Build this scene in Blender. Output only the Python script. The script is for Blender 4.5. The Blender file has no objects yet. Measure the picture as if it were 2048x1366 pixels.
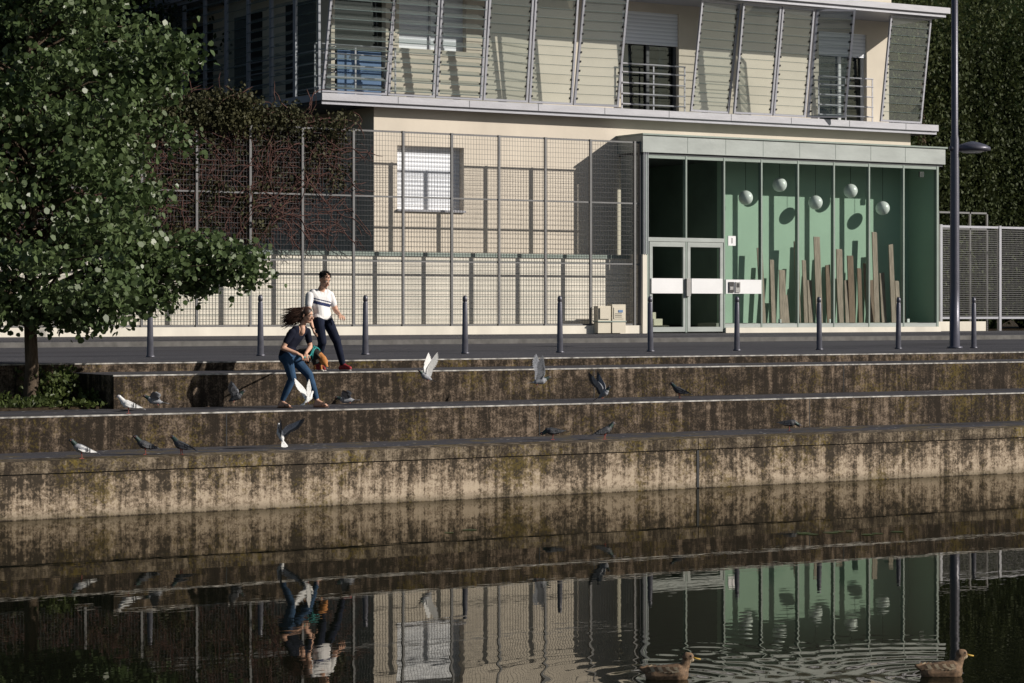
import bpy, math, random
import numpy as np
from mathutils import Vector, Matrix, noise as mnoise
random.seed(7); RS=np.random.RandomState(11)
scene=bpy.context.scene
COL=scene.collection
# ------------------------------------------------------------------ materials
def newmat(name):
    m=bpy.data.materials.new(name); m.use_nodes=True
    nt=m.node_tree; nt.nodes.clear()
    out=nt.nodes.new('ShaderNodeOutputMaterial')
    return m,nt,out
def N(nt,t,**kw):
    n=nt.nodes.new(t)
    for k,v in kw.items():
        if k in n.inputs: n.inputs[k].default_value=v
        else: setattr(n,k,v)
    return n
def ramp(nt,fac,stops):
    r=nt.nodes.new('ShaderNodeValToRGB'); cr=r.color_ramp
    while len(cr.elements)<len(stops): cr.elements.new(0.5)
    for e,(p,c) in zip(cr.elements,stops):
        e.position=p; e.color=(c[0],c[1],c[2],1) if hasattr(c,'__len__') else (c,c,c,1)
    nt.links.new(fac,r.inputs[0]); return r.outputs[0]
def coords(nt,scale=(1,1,1)):
    tc=nt.nodes.new('ShaderNodeTexCoord'); mp=nt.nodes.new('ShaderNodeMapping')
    mp.inputs['Scale'].default_value=scale
    nt.links.new(tc.outputs['Object'],mp.inputs[0]); return mp.outputs[0]
def noise(nt,scale,stretch=(1,1,1),detail=4,rough=.55):
    n=N(nt,'ShaderNodeTexNoise',Scale=scale,Detail=detail,Roughness=rough)
    nt.links.new(coords(nt,stretch),n.inputs['Vector']); return n.outputs['Fac']
def mixc(nt,fac,a,b,mode='MIX'):
    m=nt.nodes.new('ShaderNodeMix'); m.data_type='RGBA'; m.blend_type=mode
    for i,v in ((0,fac),(6,a),(7,b)):
        if hasattr(v,'is_linked') or hasattr(v,'links'): nt.links.new(v,m.inputs[i])
        else: m.inputs[i].default_value=(v[0],v[1],v[2],1) if hasattr(v,'__len__') else v
    return m.outputs[2]
def bsdf(nt,out,col,rough=.8,metal=0,bumpf=None,bd=.01,spec=.5):
    b=nt.nodes.new('ShaderNodeBsdfPrincipled')
    if hasattr(col,'links'): nt.links.new(col,b.inputs['Base Color'])
    else: b.inputs['Base Color'].default_value=(*col,1)
    if hasattr(rough,'links'): nt.links.new(rough,b.inputs['Roughness'])
    else: b.inputs['Roughness'].default_value=rough
    b.inputs['Metallic'].default_value=metal
    b.inputs['Specular IOR Level'].default_value=spec
    if bumpf is not None:
        bp=N(nt,'ShaderNodeBump',Strength=1.0,Distance=bd); nt.links.new(bumpf,bp.inputs['Height'])
        nt.links.new(bp.outputs[0],b.inputs['Normal'])
    nt.links.new(b.outputs[0],out.inputs[0]); return b
def simple(name,c,rough=.7,metal=0,var=.15,scale=3,stretch=(1,1,1),bd=.002,spec=.5):
    m,nt,out=newmat(name)
    n=noise(nt,scale,stretch)
    lo=[x*(1-var) for x in c]; hi=[min(1,x*(1+var)) for x in c]
    bsdf(nt,out,ramp(nt,n,[(.3,lo),(.7,hi)]),rough,metal,noise(nt,scale*12),bd,spec)
    return m
def stained(name,light,mid,dark,yellow=.0,zlo=None,zhi=None,dirt=.5,bd=.006):
    """weathered concrete with run-down streaks, blotches and lichen"""
    m,nt,out=newmat(name)
    streak=noise(nt,1.0,(9,9,.8),6,.68)
    blot=noise(nt,5,(1,1,1.6),8,.75)
    fine=noise(nt,38,(1,1,1),5,.75)
    a=nt.nodes.new('ShaderNodeMath');a.operation='ADD';nt.links.new(streak,a.inputs[0]);nt.links.new(blot,a.inputs[1])
    a2=N(nt,'ShaderNodeMath',operation='MULTIPLY_ADD');nt.links.new(fine,a2.inputs[0]);a2.inputs[1].default_value=.8;nt.links.new(a.outputs[0],a2.inputs[2])
    last=a2.outputs[0]
    if zlo is not None:
        tc=nt.nodes.new('ShaderNodeTexCoord');sp=nt.nodes.new('ShaderNodeSeparateXYZ');nt.links.new(tc.outputs['Object'],sp.inputs[0])
        mr=N(nt,'ShaderNodeMapRange');mr.inputs['From Min'].default_value=zlo;mr.inputs['From Max'].default_value=zhi
        mr.inputs['To Min'].default_value=-.11;mr.inputs['To Max'].default_value=.12
        nt.links.new(sp.outputs[2],mr.inputs[0])
        s=nt.nodes.new('ShaderNodeMath');s.operation='ADD';nt.links.new(last,s.inputs[0]);nt.links.new(mr.outputs[0],s.inputs[1]);last=s.outputs[0]
    big=noise(nt,.35,(1,1,1),3,.5)
    bb=N(nt,'ShaderNodeMath',operation='MULTIPLY_ADD');nt.links.new(big,bb.inputs[0]);bb.inputs[1].default_value=.35;nt.links.new(last,bb.inputs[2]);last=bb.outputs[0]
    h=N(nt,'ShaderNodeMath',operation='MULTIPLY');nt.links.new(last,h.inputs[0]);h.inputs[1].default_value=.5
    dirt+=.087
    c=ramp(nt,h.outputs[0],[(dirt-.08,light),(dirt,mid),(dirt+.075,dark)])
    if yellow>0:
        y=noise(nt,1.3,(1,1,1),3); y2=noise(nt,22,(1,1,1),4,.7)
        mm=N(nt,'ShaderNodeMath',operation='MULTIPLY');nt.links.new(y,mm.inputs[0]);nt.links.new(y2,mm.inputs[1])
        f=ramp(nt,mm.outputs[0],[(.29,0.0),(.40,yellow)])
        c=mixc(nt,f,c,(.16,.118,.022))
    if zlo is not None:   # damp algae band just above the water
        mr2=N(nt,'ShaderNodeMapRange');mr2.inputs['From Min'].default_value=.02;mr2.inputs['From Max'].default_value=.11;mr2.inputs['To Min'].default_value=.55;mr2.inputs['To Max'].default_value=0
        nt.links.new(sp.outputs[2],mr2.inputs[0]); c=mixc(nt,mr2.outputs[0],c,(.07,.06,.035))
    bsdf(nt,out,c,.9,0,a2.outputs[0],bd,.2); return m
def asphalt(name,c0,c1,specks=0,yellow=0):
    m,nt,out=newmat(name)
    big=noise(nt,.8,(.5,1.5,1),6,.65); fine=noise(nt,70,(1,1,1),3,.7)
    c=mixc(nt,.4,ramp(nt,big,[(.35,c0),(.65,c1)]),ramp(nt,fine,[(.3,[x*.5 for x in c0]),(.7,[x*1.5 for x in c1])]))
    c=mixc(nt,ramp(nt,noise(nt,.45,(.35,2.2,1),4,.6),[(.52,0.0),(.60,.55)]),c,[x*.55 for x in c0])
    if specks:
        v=N(nt,'ShaderNodeTexVoronoi',Scale=5.0); nt.links.new(coords(nt,(1,1,1)),v.inputs['Vector'])
        f=ramp(nt,v.outputs['Distance'],[(.10,1.0),(.15,0.0)])
        g=ramp(nt,noise(nt,.9,(1,1,1),3),[(.43,0.0),(.55,specks)])
        mm=N(nt,'ShaderNodeMath',operation='MULTIPLY');nt.links.new(f,mm.inputs[0]);nt.links.new(g,mm.inputs[1])
        c=mixc(nt,mm.outputs[0],c,(.5,.5,.47))
    if yellow:
        f=ramp(nt,noise(nt,2.3,(1,1,1),6,.7),[(.52,0.0),(.65,yellow)])
        c=mixc(nt,f,c,(.15,.11,.03))
    bsdf(nt,out,c,.85,0,fine,.004,.25); return m
M={}
M['quay']=stained('quay_concrete',(.46,.375,.285),(.215,.165,.118),(.042,.033,.024),.45,.05,.60,.69)
M['coping']=stained('coping_concrete',(.26,.21,.155),(.11,.086,.060),(.035,.027,.020),.75,None,None,.69)
M['riser']=stained('riser_concrete',(.23,.175,.130),(.088,.065,.047),(.024,.018,.013),.45,None,None,.66,.010)
M['tread']=asphalt('tread_asphalt',(.042,.041,.050),(.070,.068,.078),.9,.6)
M['tread2']=asphalt('tread_asphalt_clean',(.042,.041,.050),(.070,.068,.078),.7,.2)
M['edge']=simple('edge_strip_concrete',(.37,.355,.335),.8,0,.7,9)
M['road']=asphalt('road_asphalt',(.046,.045,.053),(.075,.073,.083))
M['walk']=asphalt('pavement_asphalt',(.050,.049,.058),(.082,.080,.090),.3)
M['kerb']=simple('kerb_stone',(.12,.115,.11),.85,0,.3,5)
M['plaster']=simple('beige_plaster',(.68,.61,.52),.9,0,.08,.9,(1,1,.5),.002,.15)
M['plaster2']=simple('garden_wall_render',(.76,.715,.63),.9,0,.12,1.5,(1,1,.4),.002,.15)
M['inner']=simple('loggia_render',(.65,.59,.50),.9,0,.06,1.2,(1,1,1),.001,.15)
M['metal']=simple('grey_painted_metal',(.36,.365,.41),.45,.2,.06,2)
M['ledge']=simple('ledge_metal',(.41,.41,.45),.5,.1,.10,1.5,(1,1,4))
M['canopy']=simple('canopy_metal',(.33,.36,.35),.55,.1,.12,1.3,(1,1,3))
M['fence']=simple('fence_metal',(.14,.14,.145),.55,.2,.15,3)
M['mesh']=simple('fence_grating_metal',(.06,.06,.065),.6,.2,.1,3)
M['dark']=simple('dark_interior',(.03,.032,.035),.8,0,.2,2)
M['darkpaint']=simple('dark_grey_paint',(.07,.075,.085),.6,0,.2,2)
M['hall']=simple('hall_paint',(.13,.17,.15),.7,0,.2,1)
M['white']=simple('white_paint',(.80,.80,.82),.5,0,.04,2)
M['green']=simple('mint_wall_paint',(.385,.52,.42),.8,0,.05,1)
M['greenframe']=simple('green_grey_frame',(.22,.27,.245),.5,.1,.08,2)
M['floor']=simple('lobby_floor',(.25,.25,.22),.6,0,.1,2)
M['wood']=simple('weathered_board',(.34,.26,.22),.8,0,.35,3,(14,14,.7),.004)
M['wood2']=simple('brown_board',(.22,.145,.11),.8,0,.3,3,(14,14,.7),.004)
M['globe']=simple('globe_lamp_opal',(.80,.81,.82),.3,0,.02,2)
M['lamp']=simple('street_lamp_paint',(.10,.10,.13),.4,.3,.1,3)
M['bollard']=simple('bollard_metal',(.13,.13,.155),.4,.5,.2,6)
M['steel']=simple('brushed_steel',(.5,.5,.5),.3,.8,.05,8)
M['bark']=simple('tree_bark',(.10,.075,.055),.95,0,.6,5,(4,4,.7),.02,.1)
M['twig']=simple('vine_twig',(.11,.060,.052),.9,0,.4,6,(1,1,1),.004,.1)
M['soil']=simple('planting_soil',(.06,.045,.03),.95,0,.5,9,(1,1,1),.02,.1)
M['bluepanel']=simple('blue_panel',(.10,.19,.36),.6,0,.1,2)
M['box']=simple('meter_box_plastic',(.60,.55,.45),.6,0,.06,3)
M['curtain']=simple('pale_curtain',(.35,.42,.48),.9,0,.3,2,(12,12,.2))
M['black']=simple('black_plastic',(.015,.015,.017),.5,0,.1,4)
def shutter():
    m,nt,out=newmat('roller_shutter_white')
    w=N(nt,'ShaderNodeTexWave',Scale=3.2,Distortion=0.0);w.bands_direction='Z'
    nt.links.new(coords(nt),w.inputs['Vector'])
    bsdf(nt,out,ramp(nt,w.outputs['Fac'],[(.0,(.62,.65,.72)),(.35,(.80,.83,.90)),(1,(.82,.85,.91))]),.5,0,w.outputs['Fac'],.006)
    return m
M['shutter']=shutter()
def foliage(name,c0,c1,trans=.25,rough=.45,sc=1.5,spec=.4):
    m,nt,out=newmat(name)
    n1=noise(nt,sc,(1,1,1),3); n2=noise(nt,60,(1,1,1),2)
    a=N(nt,'ShaderNodeMath',operation='ADD');nt.links.new(n1,a.inputs[0]);nt.links.new(n2,a.inputs[1])
    h=N(nt,'ShaderNodeMath',operation='MULTIPLY');nt.links.new(a.outputs[0],h.inputs[0]);h.inputs[1].default_value=.5
    c=ramp(nt,h.outputs[0],[(.36,c0),(.64,c1)])
    b=bsdf(nt,out,c,rough,0,None,0,spec)
    t=nt.nodes.new('ShaderNodeBsdfTranslucent');nt.links.new(c,t.inputs[0])
    mx=N(nt,'ShaderNodeMixShader');mx.inputs[0].default_value=trans
    nt.links.new(b.outputs[0],mx.inputs[1]);nt.links.new(t.outputs[0],mx.inputs[2]);nt.links.new(mx.outputs[0],out.inputs[0])
    return m
M['leaf']=foliage('alder_leaf',(.048,.080,.028),(.12,.165,.065),.26,.42,1.5,.45)
M['leaf_dark']=foliage('background_leaf',(.016,.028,.010),(.05,.07,.022),.2,.6,1.0,.2)
M['leaf_right']=foliage('weeping_leaf',(.022,.034,.012),(.075,.092,.032),.2,.6,.7,.2)
M['leaf_vine']=foliage('vine_leaf',(.028,.030,.016),(.085,.082,.036),.15,.6,1.2,.2)
M['leaf_plant']=foliage('low_plant_leaf',(.04,.06,.015),(.10,.13,.035),.3,.5)
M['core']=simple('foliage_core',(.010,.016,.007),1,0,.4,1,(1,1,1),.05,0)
def glass(name,tint,gloss=.05,diff=0,diffc=(.6,.6,.58),rough=.01):
    m,nt,out=newmat(name)
    t=nt.nodes.new('ShaderNodeBsdfTransparent');t.inputs[0].default_value=(*tint,1)
    g=N(nt,'ShaderNodeBsdfGlossy',Roughness=rough);g.inputs[0].default_value=(.9,.95,.95,1)
    lw=N(nt,'ShaderNodeLayerWeight',Blend=.5)
    pw=N(nt,'ShaderNodeMath',operation='POWER');nt.links.new(lw.outputs['Facing'],pw.inputs[0]);pw.inputs[1].default_value=5
    mx=nt.nodes.new('ShaderNodeMixShader');nt.links.new(t.outputs[0],mx.inputs[1]);nt.links.new(g.outputs[0],mx.inputs[2])
    a=N(nt,'ShaderNodeMath',operation='MULTIPLY_ADD');nt.links.new(pw.outputs[0],a.inputs[0]);a.inputs[1].default_value=.8;a.inputs[2].default_value=gloss
    nt.links.new(a.outputs[0],mx.inputs[0]); last=mx.outputs[0]
    if diff:
        d=nt.nodes.new('ShaderNodeBsdfDiffuse')
        nt.links.new(ramp(nt,noise(nt,2.5,(1,1,.4),5),[(.3,[x*.8 for x in diffc]),(.7,diffc)]),d.inputs[0])
        m2=nt.nodes.new('ShaderNodeMixShader');m2.inputs[0].default_value=diff
        nt.links.new(last,m2.inputs[1]);nt.links.new(d.outputs[0],m2.inputs[2]);last=m2.outputs[0]
    nt.links.new(last,out.inputs[0]); return m
M['glass']=glass('lobby_glass',(.82,.88,.85),.04)
M['winglass']=glass('window_glass',(.35,.4,.42),.08)
M['louvre']=glass('louvre_glass',(.78,.82,.81),.05,.14,(.40,.44,.42))
M['louvre_edge']=simple('louvre_glass_edge',(.09,.13,.13),.4,0,.2,5)
def water():
    m,nt,out=newmat('canal_water')
    n1=noise(nt,1.6,(.55,1.5,1),3,.5); n2=noise(nt,6,(.6,1.3,1),2,.5); n3=noise(nt,.25,(1,1,1),2)
    def mul(a,k):
        x=N(nt,'ShaderNodeMath',operation='MULTIPLY');nt.links.new(a,x.inputs[0])
        if hasattr(k,'links'): nt.links.new(k,x.inputs[1])
        else: x.inputs[1].default_value=k
        return x.outputs[0]
    def add(a,b):
        x=N(nt,'ShaderNodeMath',operation='ADD');nt.links.new(a,x.inputs[0]);nt.links.new(b,x.inputs[1]);return x.outputs[0]
    patch=ramp(nt,n3,[(.35,.35),(.65,1.0)])
    H=add(mul(n1,.0006),mul(mul(n2,.00030),patch))
    tc=nt.nodes.new('ShaderNodeTexCoord')
    for (px,py,amp) in ((9.9,13.9,.0009),(11.6,13.0,.0009),(10.9,14.9,.0004)):
        d=nt.nodes.new('ShaderNodeVectorMath');d.operation='DISTANCE';nt.links.new(tc.outputs['Object'],d.inputs[0]);d.inputs[1].default_value=(px,py,0)
        s=N(nt,'ShaderNodeMath',operation='SINE');nt.links.new(mul(d.outputs['Value'],26.0),s.inputs[0])
        e=N(nt,'ShaderNodeMath',operation='POWER');e.inputs[0].default_value=.26;nt.links.new(d.outputs['Value'],e.inputs[1])
        H=add(H,mul(mul(s.outputs[0],e.outputs[0]),amp))
    bp=N(nt,'ShaderNodeBump',Strength=1.0,Distance=1.0); nt.links.new(H,bp.inputs['Height'])
    gl=N(nt,'ShaderNodeBsdfGlossy',Roughness=.006); gl.inputs[0].default_value=(.74,.72,.67,1)
    df=nt.nodes.new('ShaderNodeBsdfDiffuse'); df.inputs[0].default_value=(.007,.008,.005,1)
    fr=N(nt,'ShaderNodeFresnel',IOR=1.33)
    for n_ in (gl,df,fr): nt.links.new(bp.outputs[0],n_.inputs['Normal'])
    mx=nt.nodes.new('ShaderNodeMixShader'); nt.links.new(fr.outputs[0],mx.inputs[0]); nt.links.new(df.outputs[0],mx.inputs[1]); nt.links.new(gl.outputs[0],mx.inputs[2]); nt.links.new(mx.outputs[0],out.inputs[0])
    return m
M['water']=water()
# ------------------------------------------------------------------ builders
def empty(name,loc=(0,0,0),rz=0,parent=None):
    e=bpy.data.objects.new(name,None); e.empty_display_size=.2; COL.objects.link(e); e.location=loc; e.rotation_euler=(0,0,rz)
    if parent: e.parent=parent
    return e
class MB:
    def __init__(s): s.v=[];s.f=[];s.m=[];s.mats=[]
    def mi(s,mat):
        mat=M[mat] if isinstance(mat,str) else mat
        if mat not in s.mats: s.mats.append(mat)
        return s.mats.index(mat)
    def poly(s,pts,mat):
        b=len(s.v); s.v+= [tuple(p) for p in pts]; s.f.append(tuple(range(b,b+len(pts)))); s.m.append(s.mi(mat))
    def hexa(s,p,mat):
        b=len(s.v); s.v+=[tuple(q) for q in p]; k=s.mi(mat)
        for f in ((0,3,2,1),(4,5,6,7),(0,1,5,4),(1,2,6,5),(2,3,7,6),(3,0,4,7)):
            s.f.append(tuple(b+i for i in f)); s.m.append(k)
    def box(s,x0,x1,y0,y1,z0,z1,mat):
        s.hexa([(x0,y0,z0),(x1,y0,z0),(x1,y1,z0),(x0,y1,z0),(x0,y0,z1),(x1,y0,z1),(x1,y1,z1),(x0,y1,z1)],mat)
    def tube(s,pts,rad,mat,n=8,flat=None):
        """smooth tapered tube through pts"""
        P=[Vector(p) for p in pts]; b=len(s.v); k=s.mi(mat); up=Vector((0,0,1)); prev=None
        for i,p in enumerate(P):
            d=(P[min(i+1,len(P)-1)]-P[max(i-1,0)]).normalized()
            a=d.cross(up) if abs(d.dot(up))<.95 else d.cross(Vector((1,0,0)))
            a.normalize()
            if prev is not None:
                a=(prev-d*prev.dot(d)); a.normalize()
            prev=a; c=d.cross(a)
            for j in range(n):
                t=2*math.pi*j/n; r=rad[i] if hasattr(rad,'__len__') else rad
                s.v.append(tuple(p+(a*math.cos(t)+c*math.sin(t)*(flat or 1))*r))
        for i in range(len(P)-1):
            for j in range(n):
                s.f.append((b+i*n+j,b+i*n+(j+1)%n,b+(i+1)*n+(j+1)%n,b+(i+1)*n+j)); s.m.append(k)
        s.f.append(tuple(b+j for j in reversed(range(n)))); s.m.append(k)
        s.f.append(tuple(b+(len(P)-1)*n+j for j in range(n))); s.m.append(k)
    def ell(s,c,r,mat,R=None,n=12,m=8):
        b=len(s.v); k=s.mi(mat); c=Vector(c); R=R or Matrix.Identity(3)
        for i in range(m+1):
            ph=math.pi*i/m
            for j in range(n):
                t=2*math.pi*j/n
                s.v.append(tuple(c+R@Vector((r[0]*math.sin(ph)*math.cos(t),r[1]*math.sin(ph)*math.sin(t),r[2]*math.cos(ph)))))
        for i in range(m):
            for j in range(n):
                s.f.append((b+i*n+j,b+(i+1)*n+j,b+(i+1)*n+(j+1)%n,b+i*n+(j+1)%n)); s.m.append(k)
    def wall_x(s,x0,x1,y0,y1,z0,z1,holes,mat):
        xs=sorted({x0,x1,*[h[0] for h in holes],*[h[1] for h in holes]}); zs=sorted({z0,z1,*[h[2] for h in holes],*[h[3] for h in holes]})
        for a,b in zip(xs,xs[1:]):
            for c,d in zip(zs,zs[1:]):
                mx,mz=(a+b)/2,(c+d)/2
                if any(h[0]<mx<h[1] and h[2]<mz<h[3] for h in holes): continue
                s.box(a,b,y0,y1,c,d,mat)
    def build(s,name,parent=None,smooth=False,loc=None):
        me=bpy.data.meshes.new(name); me.from_pydata(s.v,[],s.f)
        for m in s.mats: me.materials.append(m)
        me.polygons.foreach_set('material_index',s.m)
        if smooth: me.polygons.foreach_set('use_smooth',[True]*len(s.f))
        me.update(); o=bpy.data.objects.new(name,me); COL.objects.link(o)
        if parent: o.parent=parent
        if loc: o.location=loc
        return o
def polymesh(name,V,mat,parent=None):
    n,k=V.shape[:2]; me=bpy.data.meshes.new(name)
    me.vertices.add(n*k); me.vertices.foreach_set('co',V.astype(np.float32).ravel())
    me.loops.add(n*k); me.loops.foreach_set('vertex_index',np.arange(n*k,dtype=np.int32))
    me.polygons.add(n); me.polygons.foreach_set('loop_start',(np.arange(n)*k).astype(np.int32))
    me.update(calc_edges=True); me.materials.append(mat); me.validate()
    o=bpy.data.objects.new(name,me); COL.objects.link(o)
    if parent: o.parent=parent
    return o
def leaves(name,C,size,mat,parent=None,down=.5,six=True,asp=.38,face=None):
    n=len(C); a=RS.normal(size=(n,3)); a[:,2]-=down; a/=np.linalg.norm(a,axis=1)[:,None]
    b=RS.normal(size=(n,3))
    b-=a*(a*b).sum(1)[:,None]; b/=np.linalg.norm(b,axis=1)[:,None]
    c=np.cross(a,b); s=(size*(.65+.7*RS.rand(n)))[:,None]
    if six: prof=[(0,0,0),(.28,asp,.1),(.72,asp*.8,.1),(1,0,0),(.72,-asp*.8,.1),(.28,-asp,.1)]
    else: prof=[(0,0,0),(.5,asp,0),(1,0,0),(.5,-asp,0)]
    V=np.stack([C+s*(p[0]*a+p[1]*b+p[2]*c) for p in prof],axis=1)
    return polymesh(name,V,mat,parent)
def lumpy(name,c,r,mat,parent=None,amp=.25,seed=0,n=40,m=24):
    mb=MB(); mb.ell(c,r,mat,None,n,m)
    C=Vector(c)
    for i,v in enumerate(mb.v):
        d=Vector(v)-C; f=1+amp*mnoise.noise(Vector((d.x*.5+seed,d.y*.5,d.z*.5)))*2
        mb.v[i]=tuple(C+d*f)
    return mb.build(name,parent,True)
# ------------------------------------------------------------------ site dimensions (metres, water level = 0)
YAW=math.radians(31.63); HCAM=2.6
ZQ,Z2,Z3,ZP=.726,1.197,1.676,1.81
YQ,Y2,Y3,Y4=28.6,30.4,32.1,33.8
XL,XR=-250,300
# ------------------------------------------------------------------ water, ground
mb=MB(); mb.poly([(XL,-6,0),(XR,-6,0),(XR,YQ+.3,0),(XL,YQ+.3,0)],'water'); mb.build('canal_water')
q=empty('quay_wall')
mb=MB(); mb.box(XL,XR,YQ+.02,YQ+.5,-1,ZQ-.17,'quay')
mb.box(XL,20.80,YQ,YQ+.55,ZQ-.155,ZQ,'coping'); mb.box(20.815,XR,YQ,YQ+.55,ZQ-.155,ZQ,'coping')
mb.box(XL,XR,YQ+.04,YQ+.5,ZQ-.17,ZQ-.155,'dark'); mb.box(20.79,20.83,YQ+.012,YQ+.06,-.5,ZQ-.172,'dark')
mb.box(XL,XR,YQ+.012,YQ+.06,-.05,.012,'coping')
mb.build('wall_face',q)
t=empty('quay_steps')
mb=MB()
mb.box(XL,XR,YQ+.55,Y2+.1,ZQ-.4,ZQ-.002,'tread')
mb.box(XL,XR,Y2,Y2+.22,ZQ-.3,Z2-.016,'riser'); mb.box(XL,XR,Y2-.006,Y2+.045,Z2-.016,Z2+.003,'edge')
mb.box(XL,XR,Y2+.045,Y4+.1,Z2-.4,Z2,'tread2')
XS=13.15
mb.box(XS,XR,Y3,Y3+.22,Z2-.2,Z3-.016,'riser'); mb.box(XS-.01,XR,Y3-.006,Y3+.045,Z3-.016,Z3+.003,'edge')
mb.box(XS,XR,Y3+.045,Y4+.1,Z3-.3,Z3,'tread2'); mb.box(XS+.003,XS+.2,Y3+.22,Y4,Z2-.2,Z3-.31,'riser')
mb.box(XS-.003,XS+.1,Y3+.003,Y4,Z2-.1,Z3-.002,'riser')
mb.box(XL,XR,Y4,Y4+.22,Z2-.2,ZP-.016,'riser'); mb.box(XL,XR,Y4-.006,Y4+.045,ZP-.016,ZP+.003,'edge')
for x in (16.2,21.3,26.4,31.5,36.6):
    mb.box(x,x+.012,Y3-.003,Y3+.05,Z2+.004,Z3-.02,'dark'); mb.box(x-2.1,x-2.088,Y2-.003,Y2+.05,ZQ+.004,Z2-.02,'dark')
mb.build('treads_and_risers',t)
mb=MB(); mb.hexa([(XL,Y4+.045,1.2),(XR,Y4+.045,1.2),(XR,37.6,1.2),(XL,37.6,1.2),(XL,Y4+.045,ZP),(XR,Y4+.045,ZP),(XR,37.6,1.835),(XL,37.6,1.835)],'walk'); mb.build('promenade_pavement')
mb=MB(); mb.hexa([(XL,37.6,1.2),(XR,37.6,1.2),(XR,46,1.2),(XL,46,1.2),(XL,37.6,1.825),(XR,37.6,1.825),(XR,46,1.85),(XL,46,1.85)],'road'); mb.build('road')
mb=MB(); mb.box(XL,XR,46,46.15,1.2,1.955,'kerb'); mb.hexa([(XL,46.15,1.2),(XR,46.15,1.2),(XR,50.3,1.2),(XL,50.3,1.2),(XL,46.15,1.95),(XR,46.15,1.95),(XR,50.3,2.02),(XL,50.3,2.02)],'walk'); mb.build('sidewalk')
mb=MB(); mb.box(-700,800,50.3,900,1.0,1.99,'soil'); mb.build('ground')
mb=MB(); mb.box(XL,XR,-400,-6,-1,.9,'quay'); mb.build('opposite_bank')
mb=MB(); mb.box(9.5,XS-.01,Y3+.15,Y4-.01,Z2-.1,Z2+.035,'soil'); mb.build('planting_bed')
# ------------------------------------------------------------------ bollards
for i in range(10):
    x=15.67+1.988*i; e=empty('bollard',(x,36.7,1.826))
    mb=MB(); mb.tube([(0,0,0),(0,0,.03),(0,0,.031),(0,0,.9),(0,0,.905),(0,0,.93),(0,0,.935),(0,0,.985),(0,0,1.03)],[.075,.075,.056,.043,.036,.036,.043,.042,.026],'bollard',14)
    o=mb.build('post',e,True)
    e.rotation_euler=(random.uniform(-.008,.008),random.uniform(-.008,.008),0)
# ------------------------------------------------------------------ street lamp
e=empty('street_lamp',(33.05,36.7,1.825))
mb=MB(); mb.tube([(0,0,0),(0,0,.04),(0,0,.05),(0,0,1.2),(0,0,4.2),(0,0,4.3),(0,0,9.5)],[.16,.16,.105,.098,.086,.07,.06],'lamp',18)
mb.tube([(.03,0,4.02),(.30,0,4.06),(.45,0,4.14)],[.03,.025,.03],'lamp',8)
mb.tube([(-.12,0,4.02),(.0,0,4.02)],[.05,.05],'lamp',8)
mb.tube([(.47,0,3.98),(.47,0,4.0),(.47,0,4.06),(.47,0,4.11),(.47,0,4.16),(.47,0,4.18)],[.30,.37,.36,.27,.12,.03],'lamp',24)
mb.tube([(.47,0,3.95),(.47,0,3.98)],[.18,.24],'globe',20)
mb.build('pole_and_head',e,True)
# ------------------------------------------------------------------ mesh fence
YF=50.0; SP=1.326; X0=29.09-16*SP; fe=empty('grating_fence')
posts=[X0+SP*i for i in range(21)]
XE=34.55; ZB=2.22; ZT=6.83
mb=MB()
for x in posts:
    if x<XE: mb.box(x-.028,x+.028,YF-.045,YF+.015,2.0,ZT,'fence')
mb.box(XE-.02,XE+.04,YF-.05,YF+.05,2.0,ZT,'fence')
for z in (2.24,3.75,5.27,ZT-.03): mb.box(posts[0],XE,YF-.018,YF+.012,z-.018,z+.018,'fence')
mb.build('posts_and_rails',fe)
mb=MB()
x=posts[0]
while x<XE: mb.box(x-.002,x+.002,YF-.003,YF+.003,ZB,ZT,'mesh'); x+=.078
z=ZB
while z<ZT: mb.box(posts[0],XE,YF-.005,YF+.001,z-.003,z+.003,'mesh'); z+=.118
mb.build('grating',fe)
mb=MB(); mb.box(posts[0]-1,34.72,YF-.08,YF+.14,1.9,2.215,'plaster2'); mb.build('plinth',fe)
gw=empty('garden_wall'); mb=MB(); mb.box(posts[0]-1,34.60,50.45,50.65,1.9,3.88,'plaster2'); mb.box(posts[0]-1,34.60,50.42,50.68,3.88,3.98,'greenframe')
z=2.05
while z<3.85: mb.box(posts[0]-1,34.60,50.444,50.452,z-.004,z+.004,'greenframe'); z+=.145
mb.build('wall_body',gw)
e=empty('meter_box',(0,0,0)); mb=MB()
mb.box(33.12,33.50,49.72,49.915,2.03,2.70,'box'); mb.box(33.53,33.93,49.70,49.915,2.03,2.74,'box')
mb.box(33.10,33.95,49.69,49.917,2.30,2.33,'greenframe')
for a in (33.16,33.57):
    mb.box(a,a+.3,49.685,49.70,2.38,2.66,'box')
for z in (2.42,2.46,2.50): mb.box(33.60,33.80,49.68,49.684,z,z+.012,'dark')
mb.box(33.70,33.83,49.675,49.684,2.54,2.60,'bluepanel')
mb.build('cabinets',e)
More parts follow.
